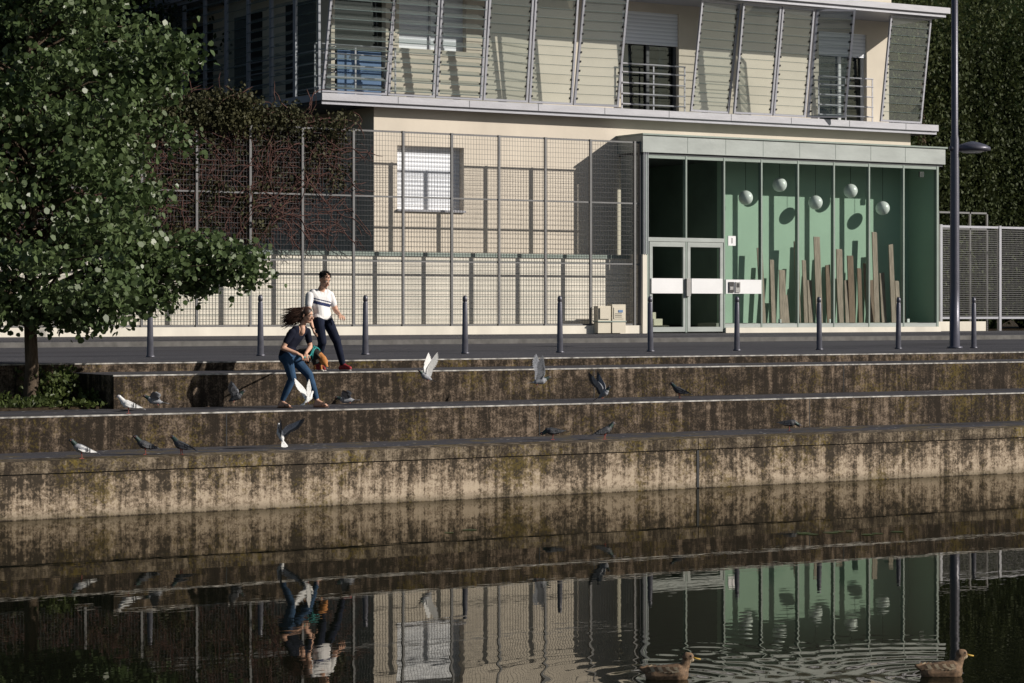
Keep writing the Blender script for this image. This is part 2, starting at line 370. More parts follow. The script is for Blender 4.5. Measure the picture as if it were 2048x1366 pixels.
# ------------------------------------------------------------------ apartment building
B=empty('apartment_building')
mb=MB()
win=(28.17,30.03,5.03,6.57)
mb.wall_x(27.53,34.75,51,51.3,1.9,7.47,[win],'plaster')
mb.box(34.75,44.32,51,51.3,6.75,7.47,'plaster')
mb.box(27.53,27.83,51.3,64,1.9,7.47,'plaster'); mb.box(44.05,44.32,51.3,64,1.9,7.47,'plaster')
mb.box(27.53,44.32,64,64.3,1.9,14,'plaster')
mb.build('ground_floor_walls',B)
mb=MB(); mb.box(win[0],win[1],51.22,51.28,win[2],win[3],'shutter')
mb.box(win[0]-.02,win[1]+.02,50.93,51.2,win[2]-.05,win[2]-.002,'ledge')
mb.build('shuttered_window',B)
mb=MB()
mb.box(26.0,44.95,50.70,64.4,7.47,7.53,'darkpaint')
mb.box(25.95,45.0,50.62,64.45,7.531,7.70,'ledge'); mb.box(25.97,44.98,50.68,50.72,7.44,7.531,'metal')
for i in range(1,10): mb.box(26+1.98*i,26.012+1.98*i,50.616,50.622,7.535,7.695,'darkpaint')
mb.box(25.95,45.1,50.25,64.45,10.74,10.90,'ledge'); mb.box(26,45,50.32,64.4,10.64,10.74,'metal')
mb.build('floor_ledges',B)
wA=(28.77,30.69,9.04,10.4); wB=(35.40,37.2,7.71,10.4); wC=(41.9,43.6,7.71,10.25); wD=(27.0,28.4,7.71,10.45)
mb=MB(); mb.wall_x(26.9,44.4,52,52.3,7.70,10.64,[wA,wB,wC,wD],'inner')
mb.box(26.9,27.2,52.3,64,7.70,10.64,'inner'); mb.box(44.1,44.4,52.3,64,7.7,10.64,'inner')
mb.build('upper_walls',B)
mb=MB()
mb.box(wA[0],wA[1],52.18,52.24,wA[2],wA[3],'shutter'); mb.box(29.7,29.74,52.14,52.18,wA[2],wA[3],'metal')
for w,zs in ((wB,9.55),(wC,9.60)):
    mb.box(w[0],w[1],52.06,52.12,zs,w[3],'shutter')
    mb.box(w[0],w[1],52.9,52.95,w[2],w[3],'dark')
    mb.box(w[0],w[1],52.20,52.21,w[2],zs,'winglass')
    mx=(w[0]+w[1])/2
    for a in (w[0],mx-.05,w[1]-.07): mb.box(a,a+.09,52.13,52.19,w[2],zs,'darkpaint' if w is wB else 'white')
    mb.box(w[0],w[1],52.13,52.19,w[2],w[2]+.12,'darkpaint' if w is wB else 'white')
for a in (35.55,36.75): mb.box(a,a+.3,52.3,52.33,wB[2],9.55,'curtain')
for a in (41.95,42.9): mb.box(a,a+.6,52.3,52.33,wC[2],9.6,'curtain')
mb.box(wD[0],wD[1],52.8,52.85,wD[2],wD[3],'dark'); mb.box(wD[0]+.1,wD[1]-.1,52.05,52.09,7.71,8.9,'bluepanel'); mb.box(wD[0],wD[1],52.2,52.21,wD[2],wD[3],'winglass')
mb.build('upper_windows',B)
mb=MB()
for (a,b) in ((35.3,37.3),(41.8,43.7),(26.4,28.6)):
    for z in (7.95,8.22,8.5,8.78,9.0): mb.tube([(a,51.85,z),(b,51.85,z)],.02,'ledge',6)
    for xx in (a,(a+b)/2,b): mb.box(xx-.02,xx+.02,51.87,51.89,7.7,9.0,'ledge')
for z in (7.95,8.25,8.55,8.85): mb.tube([(26.5,51,z),(26.5,63,z)],.018,'metal',6)
mb.build('railings',B)
mf=MB(); mg=MB()
def SY(z): return 50.82-(z-7.70)/2.94*.34
def panel(xa,xb,tilt,rot=0.0,xoff=0.0,hl=.235):
    """glazed louvre panel with frame; rot swings the panel about its left stile"""
    z0,z1=7.74,10.60
    def P(u,z,d=0):
        x=xa+u*math.cos(rot)+xoff*(z-z0)/(z1-z0); yy=SY(z)-u*math.sin(rot)-d
        return (x,yy,z)
    w=xb-xa
    for u in (0,w-.055):
        a=[P(u,z0),P(u+.055,z0),P(u+.055,z0,-.06),P(u,z0,-.06)]; b=[P(u,z1),P(u+.055,z1),P(u+.055,z1,-.06),P(u,z1,-.06)]
        mf.hexa(a+b,'metal')
    for zz in (z0,z1-.05):
        mf.hexa([P(.055,zz),P(w-.055,zz),P(w-.055,zz,-.06),P(.055,zz,-.06),P(.055,zz+.05),P(w-.055,zz+.05),P(w-.055,zz+.05,-.06),P(.055,zz+.05,-.06)],'metal')
    n=12; st=(z1-z0-.1)/n
    for i in range(n):
        zc=z0+.05+st*(i+.5); tt=tilt+random.uniform(-.05,.05); dz=hl/2*math.cos(tt); dy=hl/2*math.sin(tt)
        mg.poly([P(.06,zc-dz,dy-.03),P(w-.06,zc-dz,dy-.03),P(w-.06,zc+dz,-dy-.03),P(.06,zc+dz,-dy-.03)],'louvre')
        e=.009 if tilt>.6 else .005
        zz,dd=zc-dz,dy-.03
        mf.hexa([P(.06,zz-e,dd+.004),P(w-.06,zz-e,dd+.004),P(w-.06,zz-e,dd-.008),P(.06,zz-e,dd-.008),P(.06,zz+e,dd+.004),P(w-.06,zz+e,dd+.004),P(w-.06,zz+e,dd-.008),P(.06,zz+e,dd-.008)],'louvre_edge')
        for u in (.06,w-.09):
            mf.hexa([P(u,zc-.025,.015),P(u+.03,zc-.025,.015),P(u+.03,zc-.025,-.05),P(u,zc-.025,-.05),P(u,zc+.025,.015),P(u+.03,zc+.025,.015),P(u+.03,zc+.025,-.05),P(u,zc+.025,-.05)],'black')
panel(26.05,27.78,1.0,0,.12); panel(27.82,29.10,1.0); panel(29.14,30.44,1.0)
panel(30.48,31.76,.12); panel(31.80,33.08,.12); panel(33.12,34.40,.2,.10,.1)
panel(36.73,38.05,.15,-.08,.12); panel(38.12,39.38,.12,0,.06); panel(39.42,40.50,.15,0,.06)
panel(40.56,41.6,.3,.5,.06); panel(43.1,44.6,.15,-.03,.08)
mf.build('louvre_frames',B); mg.build('louvre_glass_blades',B)
mf=MB(); mg=MB()
for i in range(10):
    y0=50.95+1.3*i
    for yy in (y0,y0+1.22): mf.box(26.02,26.08,yy,yy+.05,7.72,10.62,'metal')
    n=12; st=2.85/n
    for k in range(n):
        zc=7.76+st*(k+.5); tl=1.0 if (i*7)%3 else .15; dz=.118*math.cos(tl); dx=.118*math.sin(tl)
        mg.poly([(26.05-dx,y0+.06,zc-dz),(26.05-dx,y0+1.2,zc-dz),(26.05+dx,y0+1.2,zc+dz),(26.05+dx,y0+.06,zc+dz)],'louvre')
        mf.box(26.045-dx,26.06-dx,y0+.06,y0+1.2,zc-dz-.006,zc-dz+.006,'louvre_edge')
mf.build('side_louvre_frames',B); mg.build('side_louvre_blades',B)
mb=MB()
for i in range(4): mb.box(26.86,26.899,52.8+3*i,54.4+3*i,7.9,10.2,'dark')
mb.build('side_windows',B)
mb=MB(); hs=[(28+3.2*i,29.8+3.2*i,11.6,13.4) for i in range(5)]
mb.wall_x(26.9,44.4,51.9,52.2,10.9,14.3,hs,'inner'); mb.box(26.9,27.2,52.2,64,10.9,14.3,'inner'); mb.box(44.1,44.4,52.2,64,10.9,14.3,'inner')
for h in hs: mb.box(h[0],h[1],52.1,52.15,h[2],h[3],'shutter')
mb.box(25.8,45.2,50.0,64.5,14.3,14.6,'ledge'); mb.build('top_storey',B)
# ------------------------------------------------------------------ entrance lobby
YG=49.95; mull=[34.73+1.2*i for i in range(9)]
mb=MB()
mb.box(34.55,44.55,49.84,51.0,6.56,6.99,'canopy'); mb.box(34.52,44.60,49.80,51.0,6.99,7.03,'greenframe')
for i in range(1,8): mb.box(mull[i]-.004,mull[i]+.004,49.835,49.842,6.58,6.98,'greenframe')
mb.box(34.6,44.5,49.9,56,6.50,6.559,'darkpaint')
mb.build('lobby_canopy',B)
mb=MB()
for i,x in enumerate(mull):
    w=.045 if i not in (0,8) else .07
    mb.box(x-w/2,x+w/2,YG-.05,YG+.07,2.03 if i<3 else 2.13,6.50,'greenframe')
mb.box(37.15,44.33,YG-.04,YG+.06,2.15,2.25,'canopy'); mb.box(34.7,44.33,YG-.04,YG+.06,6.42,6.497,'greenframe')
mb.box(34.75,37.11,YG-.06,YG+.06,4.33,4.43,'canopy')
for a,b in ((34.80,35.93),(35.97,37.09)):
    for x in (a,b-.09): mb.box(x,x+.09,YG-.045,YG+.02,2.05,4.327,'canopy')
    mb.box(a+.09,b-.09,YG-.045,YG+.02,4.20,4.32,'canopy'); mb.box(a+.09,b-.09,YG-.045,YG+.02,2.05,2.17,'canopy')
mb.box(34.84,35.80,YG-.075,YG-.047,3.02,3.40,'white'); mb.box(36.08,37.05,YG-.075,YG-.047,3.02,3.40,'white')
mb.box(37.16,38.30,YG-.075,YG-.047,3.02,3.38,'white')
mb.box(35.90,36.02,YG-.12,YG-.05,2.95,3.40,'steel')
mb.box(37.24,37.40,YG-.10,YG-.076,3.05,3.32,'black'); mb.box(37.45,37.60,YG-.10,YG-.076,3.05,3.32,'steel'); mb.box(37.48,37.57,YG-.105,YG-.101,3.18,3.29,'black')
mb.box(37.27,37.37,YG-.105,YG-.101,3.12,3.20,'steel')
mb.build('lobby_frames_and_doors',B)
mb=MB(); mb.box(37.14,44.40,YG-.10,YG+.3,1.9,2.147,'plaster2'); mb.box(34.56,34.69,49.86,51,1.9,4.0,'plaster2')
mb.box(34.60,34.68,49.9,50.9,4.0,6.5,'canopy')
for a in (34.58,34.64,34.70): mb.tube([(a,49.84,4.0),(a,49.84,6.55)],.014,'metal',6)
mb.build('lobby_plinth_and_pillar',B)
mb=MB(); mb.poly([(34.75,YG,2.1),(44.3,YG,2.1),(44.3,YG,6.45),(34.75,YG,6.45)],'glass'); mb.build('lobby_glazing',B)
mb=MB(); YB=51.06
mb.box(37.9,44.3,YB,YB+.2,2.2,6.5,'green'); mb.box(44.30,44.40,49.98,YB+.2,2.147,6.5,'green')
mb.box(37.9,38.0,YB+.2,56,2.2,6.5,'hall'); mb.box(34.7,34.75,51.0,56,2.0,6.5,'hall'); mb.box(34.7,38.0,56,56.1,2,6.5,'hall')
mb.box(37.13,44.3,50.25,YB,1.9,2.26,'floor'); mb.box(34.75,37.13,50.02,56,1.9,2.05,'floor')
for i in range(6): mb.box(34.9,36.6,51.6+.3*i,51.9+.3*i,2.05,2.2+.17*i,'box')
mb.build('lobby_interior',B)
mb=MB()
for x,z in ((38.30,5.53),(39.42,5.90),(40.62,5.46),(41.82,5.80),(42.94,5.36)):
    mb.ell((x,50.55,z),(.19,.19,.19),'globe',None,24,16); mb.tube([(x,50.55,z+.18),(x,50.55,6.49)],.006,'black',5)
mb.build('globe_pendant_lamps',B,True)
mb=MB()
for u,yt,w in ((1540,497,.17),(1560,520,.13),(1578,540,.20),(1586,590,.16),(1607,483,.15),(1622,520,.12),(1632,560,.15),(1646,473,.20),(1665,530,.15),(1687,497,.20),(1700,560,.12),(1710,510,.20),(1728,535,.13),(1745,525,.10),(1752,560,.15),(1765,461,.17),(1779,545,.17),(1792,487,.15),(1802,560,.14),(1818,465,.03)):
    x=38.94+(u-1540)*.01712; h=(645-yt)/75; ln=random.uniform(-.04,.04); yb=50.42+random.random()*.22; z=2.262
    mb.hexa([(x-w/2,yb,z),(x+w/2,yb,z),(x+w/2,yb+.03,z),(x-w/2,yb+.03,z),(x-w/2+ln,yb+.1,z+h),(x+w/2+ln,yb+.1,z+h-random.uniform(-.04,.04)),(x+w/2+ln,yb+.13,z+h),(x-w/2+ln,yb+.13,z+h)],random.choice(['wood','wood','wood2']))
for x in (39.2,40.9,43.6): mb.box(x,x+.08,50.3,50.33,2.262,2.36,'white')
mb.build('timber_boards',B)
mb=MB(); mb.box(37.22,37.46,YG-.09,YG-.06,4.25,4.50,'white'); mb.build('number_plate',B)
fc=bpy.data.curves.new('number_text','FONT'); fc.body='1'; fc.size=.2; fc.align_x='CENTER'; fc.extrude=.002
fo=bpy.data.objects.new('number_text',fc); COL.objects.link(fo); fo.parent=B; fo.location=(37.34,YG-.094,4.31); fo.rotation_euler=(math.pi/2,0,0); fc.materials.append(M['black'])
mb=MB(); mb.box(43.75,43.9,YG+.02,YG+.06,6.2,6.35,'black'); mb.build('exit_detector',B)
# ------------------------------------------------------------------ right-hand perforated fence
e=empty('perforated_metal_fence'); mb=MB()
for i in range(14):
    x=45.4+2.2*i; mb.box(x-.04,x+.04,50.95,51.05,2.0,4.98,'metal')
mb.box(45.4,74,50.97,51.03,4.90,4.96,'metal'); mb.box(45.4,74,50.97,51.03,2.35,2.41,'metal')
mb.build('posts',e)
mb=MB(); x=45.45
while x<62: mb.box(x-.004,x+.004,50.998,51.002,2.41,4.9,'mesh'); x+=.05
z=2.44
while z<4.9: mb.box(45.4,62,50.985,50.99,z-.005,z+.005,'fence'); z+=.06
mb.build('perforated_sheet',e)
mb=MB(); mb.box(44.45,47.0,50.9,51.1,1.9,2.28,'plaster2'); mb.build('plinth',e)
e=empty('service_rail'); mb=MB()
for z in (4.9,5.35): mb.box(46.2,48.1,52.0,52.05,z,z+.05,'fence')
for x in (46.2,46.8,47.4,48.05): mb.box(x,x+.05,52.0,52.05,2.0,5.4,'fence')
mb.build('rails',e)
# ------------------------------------------------------------------ vegetation
def leafmass(name,x,y,z,n,size,mat,strand=False,seed=0,core=True):
    e=empty(name)
    if strand:
        k=14; ns=n//k
        c=np.stack([RS.uniform(*x,ns),RS.uniform(*y,ns),RS.uniform(z[0]+1,z[1],ns)],1)
        off=np.linspace(0,1,k)[None,:]*RS.uniform(.8,2.4,ns)[:,None]
        C=np.repeat(c[:,None,:],k,1); C[:,:,2]-=off; C+=RS.normal(0,.07,C.shape); C=C.reshape(-1,3)
        C=C[C[:,2]>z[0]]
    else:
        nc=n//60; c=np.stack([RS.uniform(*x,nc),RS.uniform(*y,nc),RS.uniform(*z,nc)],1)
        C=np.repeat(c,60,0)+RS.normal(0,.38,(nc*60,3))*np.array([1,1,.7])
        C=C[C[:,2]>z[0]-.3]
    leaves('foliage',C,size,mat,e,.8 if strand else .4,False,.32)
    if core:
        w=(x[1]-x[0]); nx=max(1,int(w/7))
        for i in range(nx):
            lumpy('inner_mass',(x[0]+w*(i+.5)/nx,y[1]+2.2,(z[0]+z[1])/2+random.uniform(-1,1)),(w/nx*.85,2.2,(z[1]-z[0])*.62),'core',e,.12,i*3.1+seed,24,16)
    return e
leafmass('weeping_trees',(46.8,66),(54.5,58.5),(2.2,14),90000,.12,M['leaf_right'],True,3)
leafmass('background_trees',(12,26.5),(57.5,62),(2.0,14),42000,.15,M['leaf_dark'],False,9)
leafmass('distant_trees',(40,220),(-62,-52),(.9,16),24000,.8,M['leaf_dark'],False,5)
e=empty('weeping_tree_trunks'); mb=MB()
for x in (50,55.5,61): mb.tube([(x,57,1.9),(x+.1,57,6),(x-.1,57.2,12)],[.22,.17,.06],'bark',10)
mb.build('trunks',e,True)
e=empty('climbing_vine')
def vine_den(x,z):
    top=7.3+.22*math.sin(x*1.7)+.12*math.sin(x*4.1)
    if x>25.0: top-=(x-25.0)*.35
    bot=4.0+.3*math.sin(x*2.3)+max(0,(x-23.2))*.5
    return bot<z<top
C=[]
while len(C)<2300:
    x=random.uniform(17.5,26.3); z=random.uniform(3.9,7.5)
    dn=mnoise.noise(Vector((x*1.1,0,z*1.3)))
    if not vine_den(x,z): continue
    if z>6.35+dn*.5 or (dn>-.08 and random.random()<.6) or random.random()<.12: C.append((x,50.05+random.random()*.7 if z<6.75 else 50.1+random.uniform(-.35,.5),z))
C=np.array(C); C=np.repeat(C,32,0)+RS.normal(0,.12,(len(C)*32,3))
leaves('vine_leaves',C,.08,M['leaf_vine'],e,.6,False,.4)
mb=MB()
for i in range(1100):
    x=random.uniform(18,26.2); z=random.uniform(4.3,7.1); p=Vector((x,49.97+random.random()*.3,z)); pts=[p]; d=Vector((random.uniform(-1,1),0,random.uniform(-1,.6))).normalized()
    for k in range(7):
        d=(d+Vector((random.uniform(-.6,.6),random.uniform(-.15,.15),random.uniform(-.7,.4)))).normalized(); p=p+d*.17; p.y=min(max(p.y,49.95),50.6)
        if p.z<3.9: break
        pts.append(p.copy())
    if len(pts)>2: mb.tube(pts,[.010]*(len(pts)-1)+[.004],'twig',4)
mb.build('vine_stems',e)
# foreground tree
tr=empty('alder_tree'); TX,TY=12.25,33.0
mb=MB()
trunk=[(TX,TY,Z2-.02),(TX,TY,Z2+.12),(TX+.02,TY,Z2+.6),(TX-.01,TY,2.6),(TX+.03,TY+.02,4.2),(TX-.02,TY,6),(TX+.03,TY,8.6)]
mb.tube(trunk,[.16,.11,.095,.088,.075,.055,.02],'bark',14)
prof=[(2.45,.5),(2.7,1.35),(3.0,2.25),(3.3,2.8),(3.7,2.5),(4.0,2.2),(4.7,1.8),(5.3,2.05),(6,1.9),(7,1.95),(8,1.6),(9,.9),(9.6,.2)]
pz,pr=zip(*prof)
cl=[]
for i in range(420):
    z=random.uniform(2.5,9.5) if i%3 else random.uniform(2.6,6.5)
    th=random.uniform(0,2*math.pi); R=np.interp(z,pz,pr)*(1+.45*mnoise.noise(Vector((math.cos(th)*1.8,math.sin(th)*1.8,z*1.4))))
    rr=R*(random.random()**.42)
    if z<2.9 and rr<.5: continue
    if z<3.2 and mnoise.noise(Vector((rr*math.cos(th)*1.5,5,z)))<-.22: continue
    c=Vector((TX+rr*math.cos(th),TY+rr*math.sin(th),z-.12*rr)); cl.append(c)
# low outer boughs reaching out over the steps
for (dx,dz) in ((2.75,3.45),(2.95,3.25),(2.6,3.15),(3.15,3.15),(2.3,3.0),(1.7,2.9),(1.35,2.75),(1.1,3.0),(2.4,3.6),(2.05,3.3),(.85,2.75),(1.5,3.2),(-.5,2.9),(-.9,2.8),(3.05,3.35)):
    for k in (-1,1): cl.append(Vector((TX+dx*.9+random.gauss(0,.08),TY-dx*.42+k*.18+random.gauss(0,.12),dz+random.gauss(0,.05))))
for c in cl[:190]+cl[-30:]:
    rr=math.hypot(c.x-TX,c.y-TY); z0=max(2.35,min(8.2,c.z-.25*rr-.1)); s=Vector((TX,TY,z0)); m1=s.lerp(c,.5)+Vector((0,0,.12*rr))
    mb.tube([s,m1,c,c+(c-m1).normalized()*.15],[.02+.006*rr,.013,.006,.003],'bark',5)
mb.build('trunk_and_limbs',tr,True)
CC=np.array([tuple(c) for c in cl]); CC=np.repeat(CC,100,0); CC=CC+RS.normal(0,.15,CC.shape)*np.array([1.15,1.15,.7])
leaves('leaves',CC,.09,M['leaf'],tr,.5,True,.4)
e=empty('low_plants'); C=[]
for (x,y,r,h) in ((12.6,32.8,.28,.45),(12.95,32.6,.2,.2),(12.2,32.6,.3,.15),(12.85,33.3,.25,.55),(12.5,33.4,.25,.5),(11.6,33,.4,.2),(11,33.1,.5,.35),(12.1,32.5,.5,.08),(12.75,32.35,.4,.06)):
    for k in range(int(420*max(.3,h))): C.append((x+random.gauss(0,r*.5),y+random.gauss(0,r*.4),Z2+.04+random.random()*h))
leaves('leaves',np.array(C),.07,M['leaf_plant'],e,-.6,True,.3)
C=[(random.uniform(10,13.1),random.uniform(32.25,33.7),Z2+.03) for k in range(1500)]
leaves('grass_blades',np.array(C),.09,M['leaf_plant'],e,-3,False,.08)
def pads(x,y,n):
    e=empty('lily_pads',(x,y,.004)); mb=MB()
    for i in range(n):
        cx,cy,r=random.uniform(-.35,.35),random.uniform(-.12,.12),random.uniform(.05,.10); a0=random.random()*6
        mb.poly([(cx,cy,.001*i)]+[(cx+r*math.cos(a0+t),cy+r*math.sin(a0+t),.001*i) for t in np.linspace(.2,6.1,16)],'leaf_plant')
    mb.build('pads',e)
pads(17.95,22.1,6); pads(18.35,21.7,3); pads(14.2,24.5,2)
# ------------------------------------------------------------------ organic figures: union of tapered capsules -> one remeshed skin
def capsule(mb,p0,p1,r0,r1,n=14,k=4):
    P0,P1=Vector(p0),Vector(p1); d=P1-P0; L=d.length
    d=d.normalized() if L>1e-5 else Vector((0,0,1))
    pts=[];rr=[]
    for i in range(k+1):
        a=math.pi/2*i/k; pts.append(P0-d*r0*math.cos(a)); rr.append(max(.0004,r0*math.sin(a)))
    for i in range(k+1):
        a=math.pi/2*i/k; pts.append(P1+d*r1*math.sin(a)); rr.append(max(.0004,r1*math.cos(a)))
    mb.tube(pts,rr,'black',n)
class Fig:
    def __init__(s): s.mb=MB(); s.seg=[]
    def cap(s,p0,p1,r0,r1,mat,bias=0):
        capsule(s.mb,p0,p1,r0,r1); s.seg.append((np.array(p0,float),np.array(p1,float),r0,r1,mat,bias))
    def ell(s,c,r,mat,R=None,bias=0):
        s.mb.ell(c,r,'black',R,16,10); rm=sorted(r)[1]
        s.seg.append((np.array(c,float),np.array(c,float)+1e-4,rm,rm,mat,bias))
    def build(s,name,parent,voxel=.008,smooth=2):
        src=s.mb.build('tmp'); md=src.modifiers.new('r','REMESH'); md.mode='VOXEL'; md.voxel_size=voxel; md.use_smooth_shade=True
        if smooth:
            sm=src.modifiers.new('s','SMOOTH'); sm.factor=.5; sm.iterations=smooth
        dg=bpy.context.evaluated_depsgraph_get(); me=bpy.data.meshes.new_from_object(src.evaluated_get(dg)); me.name=name
        bpy.data.objects.remove(src)
        n=len(me.polygons); C=np.zeros(n*3,dtype=np.float32); me.polygons.foreach_get('center',C); C=C.reshape(-1,3)
        best=np.full(n,1e9); idx=np.zeros(n,int)
        for i,(a,b,r0,r1,mat,bias) in enumerate(s.seg):
            ab=b-a; t=np.clip(((C-a)@ab)/max(1e-9,ab@ab),0,1); D=np.linalg.norm(C-(a+t[:,None]*ab),axis=1)-(r0+(r1-r0)*t)-bias
            w=D<best; best[w]=D[w]; idx[w]=i
        me.materials.clear(); names=[]; mi=np.zeros(n,dtype=np.int32)
        def slot(k):
            if k not in names: names.append(k); me.materials.append(M[k])
            return names.index(k)
        for i,sg in enumerate(s.seg):
            w=np.where(idx==i)[0]
            if not len(w): continue
            if callable(sg[4]):
                for j in w: mi[j]=slot(sg[4](C[j]))
            else: mi[w]=slot(sg[4])
        me.polygons.foreach_set('material_index',mi); me.polygons.foreach_set('use_smooth',[True]*n); me.update()
        o=bpy.data.objects.new(name,me); COL.objects.link(o); o.parent=parent; return o
M['skin']=simple('skin',(.58,.34,.24),.5,0,.06,8)
M['navy']=simple('navy_tshirt',(.012,.014,.026),.9,0,.2,10,(1,1,1),.0,.1)
M['jeans']=simple('blue_jeans',(.030,.065,.125),.85,0,.35,7,(1,1,1),.001,.15)
M['trousers']=simple('navy_trousers',(.013,.017,.034),.85,0,.25,7,(1,1,1),.001,.1)
M['tshirt']=simple('white_tshirt',(.76,.75,.76),.85,0,.05,8,(1,1,1),.001,.1)
M['stripe']=simple('navy_stripe',(.03,.04,.10),.85,0,.1,8,(1,1,1),.001,.1)
M['hair']=simple('dark_brown_hair',(.050,.024,.015),.45,0,.4,20)
M['hair2']=simple('black_hair',(.012,.009,.008),.5,0,.3,20)
M['redshoe']=simple('red_shoe',(.30,.025,.03),.6,0,.15,10)
M['sole']=simple('shoe_sole',(.6,.58,.55),.7,0,.1,10)
M['sandal']=simple('sandal_leather',(.20,.10,.06),.7,0,.2,10)
M['lip']=simple('lips',(.42,.13,.11),.5,0,.1,10)
M['teal']=simple('teal_harness',(.01,.22,.21),.6,0,.15,10)
M['fur_o']=simple('dog_fur_orange',(.48,.20,.06),.9,0,.25,30)
M['fur_k']=simple('dog_fur_black',(.025,.02,.018),.9,0,.3,30)
M['fur_w']=simple('dog_fur_white',(.70,.66,.60),.9,0,.1,30)
def hand(F,w,dr,pn,size=.17,curl=.5,mat='skin'):
    """w wrist, dr direction of palm, pn palm normal"""
    w=Vector(w);dr=Vector(dr).normalized();pn=Vector(pn);pn=(pn-dr*pn.dot(dr)).normalized();sd=dr.cross(pn)
    k=size/.18; pe=w+dr*.085*k
    for o in (-.026,0,.026): F.cap(w+sd*o*.6*k+dr*.012,pe+sd*o*k,.016*k,.014*k,mat)
    for o,l in ((-.036,.062),(-.012,.075),(.012,.080),(.036,.070)):
        a=pe+sd*o*k; d1=(dr*math.cos(curl*.6)+pn*math.sin(curl*.6)+sd*o*3).normalized(); d2=(dr*math.cos(curl*1.6)+pn*math.sin(curl*1.6)+sd*o*3).normalized()
        m=a+d1*l*.55*k; F.cap(a,m,.0095*k,.009*k,mat); F.cap(m,m+d2*l*.45*k,.009*k,.0075*k,mat)
    a=w+dr*.025*k+sd*.028*k; m=a+(dr*.6+sd*.8+pn*.2).normalized()*.04*k; F.cap(a,m,.012*k,.010*k,mat); F.cap(m,m+(dr*.85+sd*.2+pn*.5).normalized()*.032*k,.010*k,.008*k,mat)
def basis(f,u=(0,0,1)):
    f=Vector(f).normalized();u=Vector(u);s=f.cross(u).normalized();u=s.cross(f)
    return Matrix((s,f,u)).transposed()
def head(F,parts,c,face,sc=1.0):
    R=basis(face); c=Vector(c)
    def L(x,y,z): return c+R@(Vector((x,y,z))*sc)
    F.ell(L(0,-.012,.028),(.074*sc,.092*sc,.088*sc),'skin',R)
    F.cap(L(0,.035,-.02),L(0,.045,-.075),.058*sc,.036*sc,'skin')
    F.cap(L(.03,.0,-.04),L(.015,.04,-.08),.035*sc,.028*sc,'skin'); F.cap(L(-.03,.0,-.04),L(-.015,.04,-.08),.035*sc,.028*sc,'skin')
    F.cap(L(0,.088,.01),L(0,.108,-.022),.009*sc,.014*sc,'skin')
    for s in (-1,1):
        F.cap(L(s*.074,-.012,.015),L(s*.078,-.016,-.02),.014*sc,.010*sc,'skin')
        parts.ell(L(s*.030,.078,.012),(.013*sc,.009*sc,.009*sc),'sole',R,10,8); parts.ell(L(s*.031,.086,.012),(.006*sc,.004*sc,.006*sc),'black',R,8,6)
        parts.tube([L(s*.014,.089,.033),L(s*.032,.086,.038),L(s*.05,.072,.033)],[.004*sc,.005*sc,.003*sc],'hair2',6)
    parts.tube([L(-.024,.082,-.052),L(0,.092,-.051),L(.024,.082,-.052)],[.003*sc,.007*sc,.003*sc],'lip',6)
    return R,L
def torso(F,secs,mat,n=10):
    for (a,b) in zip(secs,secs[1:]):
        c0,w0,d0,s0=a;c1,w1,d1,s1=b;c0,c1,s0,s1=map(Vector,(c0,c1,s0,s1))
        for k in (-1,-.5,0,.5,1):
            F.cap(c0+s0.normalized()*k*(w0-d0),c1+s1.normalized()*k*(w1-d1),d0,d1,mat)
def place(name,x,y,z,rz=None): return empty(name,(x,y,z),-YAW if rz is None else rz)
A_=np.array
# ---- woman
W=place('woman',15.62,31.2,Z2); F=Fig(); pm=MB()
sax=Vector((.62,.78,0)); hax=Vector((.45,.89,0))
def wtop(c): return 'navy' if c[2]>.775+.03*math.sin(c[0]*30) else 'jeans'
pel=Vector((-.16,0,.76)); wst=Vector((-.135,0,.89)); chs=Vector((-.06,-.01,1.03)); sho=Vector((.01,-.01,1.12))
torso(F,[(pel,.150,.095,hax),(wst,.118,.078,hax),(chs,.145,.090,sax),(sho,.150,.058,sax)],wtop)
torso(F,[(pel-Vector((0,0,.03)),.165,.107,hax),(pel+Vector((0,0,.02)),.15,.097,hax)],wtop)
F.cap((.02,-.01,1.13),(.08,-.025,1.24),.046,.043,'skin',.006); F.cap((.045,-.04,1.09),(.05,-.04,1.14),.045,.045,'skin',.012)
R,L=head(F,pm,(.12,-.035,1.325),(.86,-.45,-.22),.98)
for hp,kn,an,toe in (((-.17,-.09,.74),(-.085,-.13,.42),(-.24,-.10,.085),(-.14,-.16,.035)),((-.11,.08,.74),(.14,.05,.47),(.26,.04,.095),(.38,-.02,.04))):
    F.cap(hp,kn,.090,.062,wtop); F.cap(kn,tuple(A_(kn)*.45+A_(an)*.55),.060,.052,'jeans'); F.cap(tuple(A_(kn)*.45+A_(an)*.55),tuple(A_(kn)*.12+A_(an)*.88),.052,.038,'jeans')
    F.cap(tuple(A_(kn)*.12+A_(an)*.88),an,.032,.030,'skin'); heel=(an[0]-.03,an[1],.035)
    F.cap(an,heel,.030,.030,'skin'); F.cap(heel,toe,.030,.024,'skin'); F.cap(an,toe,.030,.022,'skin')
    fw=(Vector(toe)-Vector(heel));fw.z=0;fw.normalize();sd=Vector((fw.y,-fw.x,0))
    for o in (-.022,-.008,.006,.02): F.cap(Vector(toe)+sd*o,Vector(toe)+sd*o*1.2+fw*.028-Vector((0,0,.008)),.009,.008,'skin')
    pm.ell((Vector(heel)+Vector(toe))/2+fw*.01+Vector((0,0,-.028)),(.045,.135,.010),'sandal',basis(fw+Vector((0,0,(toe[2]-.035)/.2*.5))))
    pm.tube([Vector(toe)-fw*.04+sd*.035-Vector((0,0,.01)),Vector(toe)-fw*.04+Vector((0,0,.028)),Vector(toe)-fw*.04-sd*.035-Vector((0,0,.01))],.008,'sandal',6)
